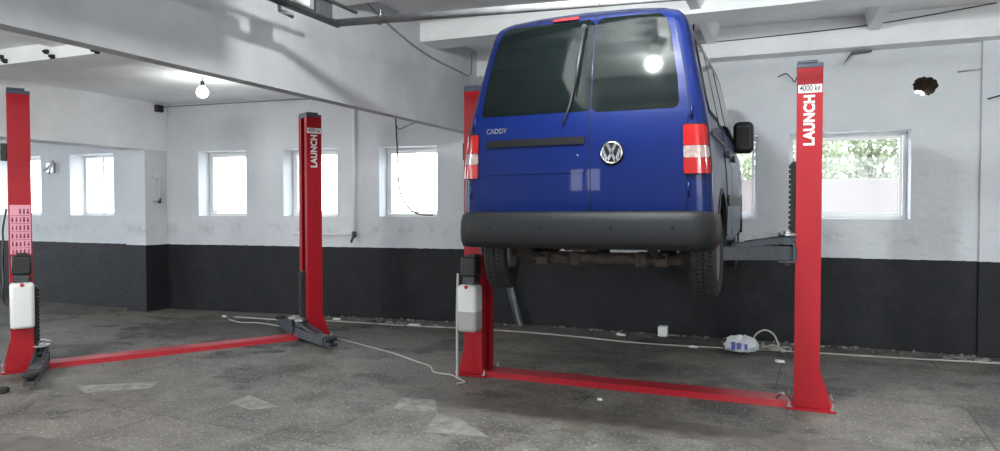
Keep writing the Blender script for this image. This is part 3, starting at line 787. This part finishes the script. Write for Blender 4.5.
    for n in (2.86, 3.0, 3.15, 3.3, 3.44):
        w = .60 if n < 3 else .62+.1*(n-3)/.44; T = top(n)
        us = [-w+2*w*k/12 for k in range(13)]
        crown = lambda u: -.09*(u/.7)**2*.5
        O.append([Vector((u, n+.012, T+.008+crown(u))) for u in us]); I.append([Vector((u, n-.01, T-.03+crown(u))) for u in us])
    mb.slab(O, I); B(mb, 'windscreen', GLASSD)
    mb = MB().use(BUMP); mb.box(-.80,.80,4.20,4.44,1.40,1.66,bev=.06,seg=3); B(mb, 'front_bumper', BUMP)
    mb = MB().use(SEAL); mb.box(-.42,.42,4.30,4.425,1.74,1.86,bev=.02); B(mb, 'grille', SEAL)
    # --- underside
    mb = MB().use(UNDER)
    mb.box(-.52,.52,.16,4.1,1.42,1.50); mb.box(-.83,.83,1.27,3.08,1.37,1.45); mb.box(-.80,.80,.10,.42,1.44,1.52)
    for u in (-.45,.45): mb.box(u-.04,u+.04,.15,4.0,1.36,1.44)
    for sg in (-1, 1):
        for c in NC:
            rows = []
            for k in range(17):
                a = PI*k/16; rows.append([Vector((sg*u, c+.405*math.cos(a), ZA+.405*math.sin(a))) for u in (.50,.86)])
            mb.grid(rows)
            vs = [mb.bm.verts.new(r[0]) for r in rows]; mb._faces([mb.bm.faces.new(vs)])
    B(mb, 'underbody', UNDER)
    mb = MB().use(RUST)
    mb.tube([(-.78,.84,1.285), (-.68,.84,1.27), (-.60,.84,1.235), (-.3,.84,1.232), (.3,.84,1.232), (.58,.84,1.235), (.66,.84,1.27), (.74,.84,1.285)], .046, n=12)
    for u in (-.50,.46): mb.box(u-.05,u+.05,.74,.94,1.18,1.29,bev=.01)
    for u in (-.23,.30): mb.box(u-.045,u+.045,.78,.90,1.175,1.285,bev=.01)
    ax = B(mb, 'rear_axle', RUST)
    for u in (-.50,.46):
        mb = MB().use(UNDER); pts = [(u, .22, 1.38), (u, .5, 1.28), (u, .84, 1.235), (u, 1.2, 1.28), (u, 1.5, 1.38)]
        sp = smooth_path(pts, 4); mb.grid([[p+Vector((-.03,0,0)), p+Vector((.03,0,0)), p+Vector((.03,0,.022)), p+Vector((-.03,0,.022)), p+Vector((-.03,0,0))] for p in sp]); B(mb, 'leaf_spring', UNDER)
        mb = MB().use(BLACKP); mb.tube([(u-.02*(1 if u>0 else -1),.92,1.22), (u*.9,1.12,1.47)], .024, n=10); B(mb, 'shock_absorber', BLACKP)
    mb = MB().use(RUST); mb.tube([(-.22,.42,1.375), (-.20,.44,1.375), (.02,.5,1.375), (.06,.5,1.375)], .06, n=14, taper=[.04,.062,.062,.04]); mb.tube(smooth_path([(.06,.5,1.375), (.22,.6,1.35), (.3,1.0,1.34), (.25,2.6,1.33)]), .022, n=8); mb.tube([(-.22,.42,1.375), (-.38,.30,1.37), (-.45,.16,1.38)], .022, n=8); B(mb, 'exhaust', RUST)
    # --- wheels
    for (u, n, z) in ((.785,.84,1.292), (-.87,.84,1.292), (.74,3.50,1.285), (-.74,3.50,1.285)):
        sg = 1 if u > 0 else -1; w = .093
        mb = MB().use(RUB)
        pr_ = [(.215,-w*.85),(.25,-w*.98),(.285,-w),(.308,-w*.9)]
        tr = []
        for k, x in enumerate((-.85,-.52,-.50,-.44,-.42,-.04,-.02,.02,.04,.42,.44,.50,.52,.85)):
            groove = k in (2,3,6,7,10,11); tr.append((.309 if groove else .320-.004*abs(x), x*w))
        prof_ = pr_+tr+[(r, -h) for r, h in pr_[::-1]]+[(.205,w*.7),(.205,-w*.7)]
        TW = Matrix.Translation((u,n,z)) @ Matrix.Rotation(math.radians(9) if (u < -.8) else 0, 4, 'Z') @ Matrix.Translation((-u,-n,-z))
        mb.lathe(prof_, axis='x', c=(u,n,z), n=72, closed=True); bmesh.ops.transform(mb.bm, matrix=TW, verts=mb.bm.verts)
        wh = B(mb, 'wheel', RUB)
        # chevron tread blocks
        mb = MB().use(RUB)
        for k in range(60):
            a = 2*PI*k/60
            for hs in (-1, 1):
                q = []
                for (x, da) in ((.06*w,0), (.80*w,.10), (.80*w,.155), (.06*w,.055)):
                    q.append([Vector((u+hs*x, n+r*math.cos(a+da), z+r*math.sin(a+da))) for r in (.314,.3265)])
                V = [[mb.bm.verts.new(p) for p in e] for e in q]
                mb._faces([mb.bm.faces.new([e[1] for e in V])])
                for i in range(4): mb._faces([mb.bm.faces.new((V[i][0], V[(i+1)%4][0], V[(i+1)%4][1], V[i][1]))])
        bmesh.ops.transform(mb.bm, matrix=TW, verts=mb.bm.verts); B(mb, 'tread', RUB, wh)
        mb = MB().use(ALU); mb.lathe([(.21,-sg*.08),(.205,-sg*.07),(.17,sg*.02),(.08,sg*.045),(.07,sg*.055),(.03,sg*.06)] if False else [(.212,sg*.075),(.205,sg*.06),(.16,sg*.02),(.10,sg*.045),(.06,sg*.05),(.02,sg*.055)], axis='x', c=(u,n,z), n=32)
        mb.lathe([(.15,-sg*.09),(.15,sg*.0)], axis='x', c=(u,n,z), n=28)
        mb.use(SEAL)
        for k in range(10):
            a = 2*PI*k/10; mb.lathe([(.001,sg*.026),(.020,sg*.028),(.020,sg*.046),(.001,sg*.047)], axis='x', c=(u-sg*.001,n+.135*math.cos(a),z+.135*math.sin(a)), n=10)
        mb.use(STEEL)
        for k in range(5):
            a = 2*PI*k/5+.3; mb.lathe([(.010,sg*.04),(.010,sg*.064),(.006,sg*.067)], axis='x', c=(u,n+.055*math.cos(a),z+.055*math.sin(a)), n=6, smooth=False)
        bmesh.ops.transform(mb.bm, matrix=TW, verts=mb.bm.verts); B(mb, 'rim', ALU, wh)
    return root
van()

# ------------------------------------------------------------------ pipes, cables, fittings
def thing(name, label, cat, parts, loc, group=None, rz=0):
    root = empty(name, loc, rz); tag(root, label, cat, group)
    for pn, mb, m in parts: mb.build(pn, m, root, shift=(-loc[0],-loc[1],-loc[2]))
    return root
def cable(name, label, pts, r, m, n=6, k=8, cat='cable', group=None):
    p = smooth_path(pts, k); mb = MB().use(m).tube(p, r, n)
    o = loc_mesh(mb, name, m, tuple(pts[0])); return tag(o, label, cat, group)

J = Vector((-3.22,4.50,3.06))
a = MB().use(BRACK); a.tube([J+Vector((-.02,.03,0)), J+Vector((-.02,-2.4,0))], .030, n=12)
b = MB().use(BRACK); b.tube([J+Vector((.02,.22,.135)), J+Vector((.02,-2.4,.135))], .016, n=8)
c = MB().use(BRACK); c.box(J.x-.01, J.x+.012, J.y-.28, J.y-.08, J.z, J.z+.14, bev=.003); 
c2 = MB().use(BRACK); c2.box(J.x-.01, J.x+.012, J.y-1.5, J.y-1.3, J.z, J.z+.14, bev=.003)
d = MB().use(STEEL); d.box(J.x-.06, J.x-.02, J.y-.62, J.y-.56, J.z-.06, J.z+.03, bev=.005); d.tube([(J.x-.06,J.y-.6,J.z-.05), (J.x-.02,J.y-.5,J.z-.075)], .015)
h1 = MB().use(BRACK); h1.tube([J+Vector((.02,-.7,.135)), Vector((J.x+.02,J.y-.7,ZC))], .010)
h2 = MB().use(BRACK); h2.tube([J+Vector((.02,-2.0,.135)), Vector((J.x+.02,J.y-2.0,ZC))], .010)
w = MB().use(WHITEP); w.box(J.x-.06, J.x+.03, J.y-.50, J.y-.36, J.z+.02, J.z+.09, bev=.02, seg=2)
thing('overhead_rail', 'dark double rail hanging from the ceiling beside the big grey beam', 'rail',
      [('lower_tube', a, BRACK), ('upper_bar', b, BRACK), ('plate', c, BRACK), ('plate', c2, BRACK), ('bracket', d, STEEL), ('hanger_rod', h1, BRACK), ('hanger_rod', h2, BRACK), ('white_fitting', w, WHITEP)], tuple(J))
p = MB().use(PIPE); p.tube([J+Vector((0,.0,-.0)), Vector((-1.065,4.70,3.04)), Vector((2.2,5.0,3.01))], .029, n=12)
q = [p]
cl = []
for t in (.15,.93):
    x = J.x+.03+t*2.2; pos = (J+Vector((.03,.03,-.005))).lerp(Vector((-1.065,4.70,3.04)), t)
    m_ = MB().use(STEEL); m_.lathe([(.03,-.02),(.03,.02)], axis='x', c=pos, n=12); (m_.tube([pos+Vector((0,0,.02)), Vector((pos.x,pos.y,ZC-.004))], .006, n=5) if t > .9 else m_.tube([pos+Vector((0,0,.02)), pos+Vector((0,0,.09))], .006, n=5)); cl.append(('pipe_clip', m_, STEEL))
thing('overhead_pipe', 'long grey pipe running from the dark rail across above the van', 'pipe', [('tube', p, PIPE)]+cl, tuple(J+Vector((.03,.03,-.005))))

# bulbs
def bulb(loc, ceil_z, label, power):
    x, y, z = loc
    s_ = MB().use(BLACKP); s_.tube([(x,y,ceil_z), (x,y,z+.12)], .006, n=6); s_.lathe([(.022,z+.06),(.025,z+.12),(.012,z+.14)], c=(x,y,0), n=12)
    g_ = MB().use(BULB); g_.lathe([(.02,z+.075),(.04,z+.055),(.068,z+.02),(.074,z-.02),(.056,z-.06),(.016,z-.08)], c=(x,y,0), n=20)
    r = thing('ceiling_bulb', label, 'light bulb', [('socket', s_, BLACKP), ('bulb', g_, BULB)], (x,y,ceil_z))
    l = bpy.data.lights.new('bulb_light', 'POINT'); l.energy = power; l.shadow_soft_size = .06 if x > -2 else .16; l.color = (.95,1,.98)
    lo = bpy.data.objects.new('bulb_light', l); COL.objects.link(lo); lo.location = (x,y,z-.18)
    return r
bulb((-6.85,6.70,3.10), ZL, 'lit white bulb hanging from the left ceiling', 16)
bulb((-.95,3.75,3.48), ZC, 'lit white bulb above the camera near the van, outside the frame', 260)
bulb((3.3,4.4,2.75), ZC, 'added white fill bulb right of the frame between the ceiling ribs', 105)  # unseen bulb added to brighten the wall beam and wall on the right
bulb((2.4,-1.2,2.8), ZC, 'added white fill bulb behind the camera to the right, outside the frame', 230)  # added fill light behind the camera, lifts the ceiling undersides
bulb((-6.5,1.2,2.8), ZL, 'added white fill bulb behind the camera over the left bay, outside the frame', 240)  # unseen extra bulb, added to brighten the left bay

simple('light_blocker', [(-1.83,-1.79,2.4,3.87,3.12,ZC)], CEIL, 'added white panel above the camera that blocks the bulb, outside the frame', 'panel')  # unseen, added to block the bulb and cut a shadow edge on the beam
cable('loose_wire', 'thin dark wire ends curling from the wall left of the rightmost post top', [(-.12,9.0,3.20), (-.03,8.97,3.23), (.03,8.95,3.17), (.07,8.95,3.12), (.10,8.97,3.20), (.13,9.0,3.22)], .006, CABLEB)
# black junction box and wire at the corner
a = MB().use(BLACKP); a.box(-9.235,-9.15,8.04,8.16,3.14,3.25,bev=.006)
thing('junction_box', 'small black box high on the pilaster corner', 'junction box', [('housing', a, BLACKP)], (-9.3,8.06,3.2)) if False else tag(loc_mesh(a, 'junction_box', BLACKP, (-9.235,8.1,3.14)), 'small black box high on the pilaster corner', 'junction box')
cable('wall_wire', 'thin dark wire along the wall from the black box to the big beam', [(-9.25,8.2,3.235), (-8.0,8.40,3.255), (-6.85,8.55,3.265), (-5.6,8.71,3.262), (-4.0,8.9,3.262)], .008, mat('grey_wire', (.20,.205,.21), .6))
# pipe with tap on the wall between windows
a = MB().use(WHITEP); a.tube([(-5.9,8.63,3.3), (-5.9,8.63,1.24)], .022, n=10); a.tube([(-5.9,8.63,1.235), (-6.9,8.50,1.235)], .014, n=8)
b = MB().use(BRACK); b.lathe([(.03,1.19),(.035,1.21),(.035,1.26),(.025,1.28)], c=(-5.9,8.62,0), n=12); b.tube([(-5.9,8.6,1.21), (-5.87,8.5,1.13)], .018)
thing('water_pipe', 'white vertical pipe with elbow right of the second red post', 'pipe', [('pipe', a, WHITEP), ('tap', b, BRACK)], (-5.9,8.63,1.2))
a = MB().use(WHITEP); a.tube([(-9.20,8.08,1.75), (-9.20,8.08,2.12), (-9.2,7.98,2.12)], .018, n=8); a.tube([(-9.2,8.08,1.75), (-9.2,7.98,1.75)], .014, n=8)
b = MB().use(BRACK); b.lathe([(.022,1.70),(.022,1.78)], c=(-9.2,8.10,0), n=10)
thing('pipe_stub', 'short bent white pipe on the pilaster side', 'pipe', [('pipe', a, WHITEP), ('end_fitting', b, BRACK)], (-9.2,8.08,1.7))
cable('hanging_cable', 'black cable hanging down into the window left of the van', [(-5.17,8.58,3.02), (-5.15,8.6,2.5), (-5.14,8.62,2.0), (-5.10,8.66,1.75), (-4.98,8.74,1.58), (-4.85,8.80,1.53), (-4.70,8.84,1.525)], .011, CABLEB)
cable('hanging_cable', 'thin pale cable hanging above the window left of the van', [(-4.10,8.1,2.9), (-4.9,8.55,2.80), (-5.14,8.6,2.76), (-5.17,8.58,3.02)], .006, CABLEB)
cable('beam_wire', 'thin dark wire sagging along the face of the big grey beam', [(-3.955,5.9,3.75), (-3.95,6.4,3.60), (-3.95,7.2,3.45), (-3.95,8.2,3.40), (-3.95,8.5,3.42), (-3.95,8.55,3.72)], .007, mat('grey_wire', (.2,.205,.21), .6))
cable('wall_beam_cable', 'thin dark cable along the top edge of the white wall beam', [(-1.1,8.735,3.62), (0,8.735,3.635), (.95,8.735,3.67), (2.0,8.735,3.775)], .006, CABLEB)
cable('wire_stub', 'black wire stub sticking out of the wall at the right edge', [(1.98,8.92,2.80), (2.06,8.88,2.82), (2.2,8.86,2.86)], .008, CABLEB)
cable('hanging_hook', 'thin dark hook wire hanging beside the van roof', [(-.98,8.0,3.77), (-.985,8.0,3.6), (-.99,8.0,3.5)], .010, CABLEB, cat='hook')
a = MB().use(BRACK)
a.prism([(0,0), (.10,.12), (.30,.135), (.30,.15), (.09,.145)], lambda x, z: (.57+x,8.92,3.27+z), lambda x, z: (.57+x,8.98,3.27+z))
tag(loc_mesh(a, 'metal_scrap', BRACK, (.6,8.95,3.4)), 'bent dark metal scrap under the white wall beam right of the post', 'bracket')
a = MB().use(STEEL); a.tube([(1.72,9.02,3.13), (1.9,8.99,3.135), (1.97,8.98,3.15), (1.96,8.98,3.10)], .010, n=6)
tag(loc_mesh(a, 'wall_hook', STEEL, (1.72,9.02,3.13)), 'small metal hook on the wall above the ragged hole', 'hook')
# clips under the cross beam
for i, (R, N_) in enumerate(((-6.855,3.19), (-6.768,3.135), (-6.184,3.155), (-6.131,3.11+.02), (-7.55,3.195), (-7.49,3.15))):
    a = MB().use(CABLEB); a.box(R-.022,R+.022,4.685,4.72,N_-.022,N_+.022,bev=.006); a.lathe([(.012,4.665),(.016,4.69)], axis='y', c=(R,0,N_), n=8)
    tag(loc_mesh(a, 'beam_clip', CABLEB, (R,4.72,N_)), ['upper black clip of the middle pair on the pale cross beam','lower black clip of the middle pair on the pale cross beam','upper black clip of the right pair on the pale cross beam','lower black clip of the right pair on the pale cross beam','upper black clip of the pair at the left picture edge','lower black clip of the pair at the left picture edge'][i], 'clip', 'black clips on the cross beam')
a = MB().use(WALL); 
# wall bracket remains beside the leftmost window
a = MB().use(STEEL); a.box(-11.72,-11.55,8.0,8.05,2.22,2.40,bev=.01); a.tube([(-11.76,7.98,2.27), (-11.6,7.97,2.33), (-11.5,7.98,2.44)], .014); a.tube([(-11.6,7.97,2.2), (-11.52,7.97,2.43)], .012)
tag(loc_mesh(a, 'wall_bracket', STEEL, (-11.6,8.05,2.22)), 'grey metal bracket on the wall between the two leftmost windows', 'bracket')
# leaning channel
a = MB().use(BOARD)
A0 = Vector((-3.36,8.82,.0)); A1 = Vector((-3.70,9.0,1.0))
Mx = Matrix.Translation(A0)
for o_ in (-.035, .035): a.tube([A0+Vector((o_*1.1,0,.015)), A1+Vector((o_*1.1,0,0))], .018, n=6)
a.prism([(-.04,0), (.04,0), (.04,1), (-.04,1)], lambda x, f: A0.lerp(A1,f)+Vector((x,.0,.01)), lambda x, f: A0.lerp(A1,f)+Vector((x,.012,.01)))
tag(loc_mesh(a, 'metal_channel', BOARD, tuple(A0)), 'grey metal channel leaning on the dark wall beside the van wheel', 'metal channel')
# conduit on lift post to floor
cable('white_conduit', 'white conduit running down the power unit side of the right lift to the floor', [(-2.925,6.0,1.0), (-2.92,5.97,.6), (-2.90,5.93,.1), (-2.89,5.90,.015)], .012, CABLEW, k=4)
# floor cables
z = .012
cable('floor_cable', 'white cable snaking on the floor between the two lifts', [(-7.48,7.75,z), (-7.1,7.6,z), (-6.79,7.66,z), (-5.94,7.42,z), (-5.08,7.10,z), (-4.5,6.85,z), (-4.0,6.62,z), (-3.6,6.38,z), (-3.37,6.25,z), (-3.2,6.03,z), (-3.0,6.0,z), (-2.85,5.86,.02), (-2.76,5.80,z), (-2.80,5.72,z)], .008, CABLEW)
cable('wall_floor_cable', 'long white cable on the floor along the dark wall', [(-6.5,8.1,z), (-5.8,8.22,z), (-4.9,8.26,z), (-3.77,8.40,z), (-2.65,8.40,z), (-1.6,8.27,z), (-.59,8.36,z), (.15,8.45,z), (1.14,8.52,z), (2.07,8.62,z), (4.0,8.7,z)], .009, CABLEW)
cable('floor_cable_offcut', 'short white cable offcut by the wall behind the left lift', [(-7.55,7.95,z), (-7.0,7.98,z), (-6.4,8.0,z), (-5.9,7.95,z)], .010, CABLEW)
cable('cable_coil', 'tangled black cables hanging at the far left edge', [(-8.35,5.1,1.7), (-8.28,5.12,1.2), (-8.2,5.1,.9), (-8.3,5.05,.7), (-8.24,5.1,1.0), (-8.34,5.12,1.45)], .012, CABLEB) if False else None
# lift wiring on the left edge
cable('lift_cable', 'loose black cable beside the leftmost red post', [(-7.14,4.47,1.62), (-7.12,4.42,1.42), (-7.085,4.40,1.25), (-7.13,4.42,1.05), (-7.09,4.40,.9), (-7.14,4.42,.72), (-7.10,4.44,.66)], .009, CABLEB)

# debris by the wall
a = MB().use(WHITEP); a.box(-1.50,-1.385,8.85,8.95,0,.13,bev=.008)
tag(loc_mesh(a, 'small_box', None, (-1.44,8.9,0)), 'small white box at the foot of the dark wall', 'box')
# crumpled plastic bag
rng = random.Random(4)
a = MB().use(BAG)
rows = []
for i in range(9):
    f = i/8; ring = []
    rr = [.04,.25,.27,.27,.26,.26,.24,.19,.04][i]
    for k in range(21):
        t = 2*PI*(k % 20)/20; rng2 = random.Random(i*31+(k % 20))
        q = rr*(1+.22*(rng2.random()-.5))
        ring.append(Vector((-.475+q*.66*math.cos(t)+.02*f, 8.22+q*.5*math.sin(t), max(0, .005+.19*f**.9+.025*(rng2.random()-.5)))))
    rows.append(ring)
a.grid(rows, smooth=False)
bag = empty('plastic_bag', (-.4,8.22,0)); tag(bag, 'crumpled white plastic bag with blue print near the dark wall', 'plastic bag')
a.build('bag', BAG, bag, shift=(.4,-8.22,0), weld=.001)
b = MB().use(BAGB)
for x0, x1, z0, z1 in ((-.56,-.52,.05,.14), (-.50,-.455,.055,.13), (-.42,-.39,.06,.12)): b.box(x0,x1,8.08,8.09,z0,z1)
b.build('print', BAGB, bag, shift=(.4,-8.22,0))
a = MB().use(CABLEW)
pts = []
for k in range(40):
    t = k*.55; pts.append((-.16+.14*math.cos(t)+.08*math.sin(k*.7), 8.42+.09*math.sin(t)+.02*math.sin(k*1.7), .02+.03*abs(math.sin(k*.9))+(.0 if k % 9 else .04)))
a.tube(smooth_path(pts, 3), .009, n=5)
a.tube(smooth_path([(-.36,8.45,.05), (-.32,8.46,.17), (-.22,8.47,.23), (-.12,8.46,.18), (-.07,8.45,.05)], 6), .010, n=6)
tag(loc_mesh(a, 'wire_coil', CABLEW, (-.16,8.42,0)), 'tangle of white wire beside the plastic bag', 'wire')
def scrap(loc, s, label, seed, m=WHITEP):
    r_ = random.Random(seed); a = MB().use(m); x, y, _ = loc
    top_ = [(x+s*math.cos(t)*(.6+.5*r_.random()), y+s*.6*math.sin(t)*(.6+.5*r_.random())) for t in [2*PI*k/7 for k in range(7)]]
    a.prism(top_, lambda p_, q_: (p_, q_, .001), lambda p_, q_: (x+(p_-x)*.85, y+(q_-y)*.85, .012+.5*s*r_.random()*.4))
    tag(loc_mesh(a, 'paper_scrap', m, loc), label, 'scrap')
scrap((-.05,7.86,0), .07, 'white scrap on the floor in front of the wire tangle', 1)
scrap((-1.0,8.3,0), .06, 'white scrap on the cable between the box and the bag', 2)
scrap((-1.95,8.75,0), .09, 'white scrap by the wall left of the small white box', 3)
scrap((-1.45,5.72,0), .03, 'tiny white scrap in front of the red floor cover', 4)
scrap((-4.75,8.35,0), .12, 'white scrap by the wall between the second post and the van', 5)
scrap((-6.05,8.38,0), .08, 'white scrap by the wall right behind the second red post', 6)
scrap((-7.75,7.95,0), .06, 'white scrap by the wall left of the second red post', 7)
# rubble along the wall foot
a = MB().use(RUBM); rng = random.Random(9)
def chip(x, y, s):
    r_ = bmesh.ops.create_icosphere(a.bm, subdivisions=1, radius=s)
    k = (rng.uniform(.6,1.3), rng.uniform(.6,1.3), rng.uniform(.35,.8))
    for v in r_['verts']: v.co = Vector((x+v.co.x*k[0]*rng.uniform(.8,1.2), y+v.co.y*k[1]*rng.uniform(.8,1.2), max(0, s*.4+v.co.z*k[2])))
    a._faces(list({f for v in r_['verts'] for f in v.link_faces}))
for k in range(240):
    x = rng.uniform(-6.3,2.3); yb = KN if x > KR else 8.26+(x+9.14)*.13
    chip(x, yb-.03-abs(rng.gauss(0,.10)), rng.uniform(.008,.028))
for k in range(70): chip(rng.uniform(1.55,2.4), 8.80-abs(rng.gauss(0,.07)), rng.uniform(.012,.035))
for k in range(50): chip(rng.gauss(-4.9,.35), 8.5-abs(rng.gauss(0,.10)), rng.uniform(.012,.035))
for k in range(120): chip(rng.uniform(-7,3), rng.uniform(3.5,8.5), rng.uniform(.004,.010))
tag(a.build('rubble', RUBM), 'broken plaster crumbs scattered along the foot of the dark wall', 'rubble', kind='stuff')
# dark puck at the left edge of the floor
a = MB().use(RUB); a.lathe([(.05,0),(.055,.01),(.055,.04),(.04,.05)], c=(-6.385,3.93,0), n=18)
tag(loc_mesh(a, 'rubber_pad', RUB, (-6.385,3.93,0)), 'round black rubber pad on the floor at the far left edge', 'rubber pad')

# ------------------------------------------------------------------ light
Wd = bpy.data.worlds.new('sky'); S.world = Wd; Wd.use_nodes = True
bg = Wd.node_tree.nodes['Background']; bg.inputs['Color'].default_value = (.86,.93,1.0,1); bg.inputs['Strength'].default_value = 8.0

# ------------------------------------------------------------------ camera
cam = bpy.data.cameras.new('camera'); co = bpy.data.objects.new('camera', cam); COL.objects.link(co)
cam.sensor_width = 36; cam.lens = 693/1000*36; cam.clip_start = .05
co.location = (0,0,1.64); co.rotation_euler = (PI/2-math.atan(18.5/693), 0, math.radians(22.5))
S.camera = co
S.view_settings.view_transform = 'Standard'; S.view_settings.look = 'None'; S.view_settings.gamma = 1; S.view_settings.exposure = 0.17
S.view_settings.use_curve_mapping = False
S.cycles.use_denoising = True
S.cycles.max_bounces = 8; S.cycles.diffuse_bounces = 5; S.cycles.transparent_max_bounces = 12
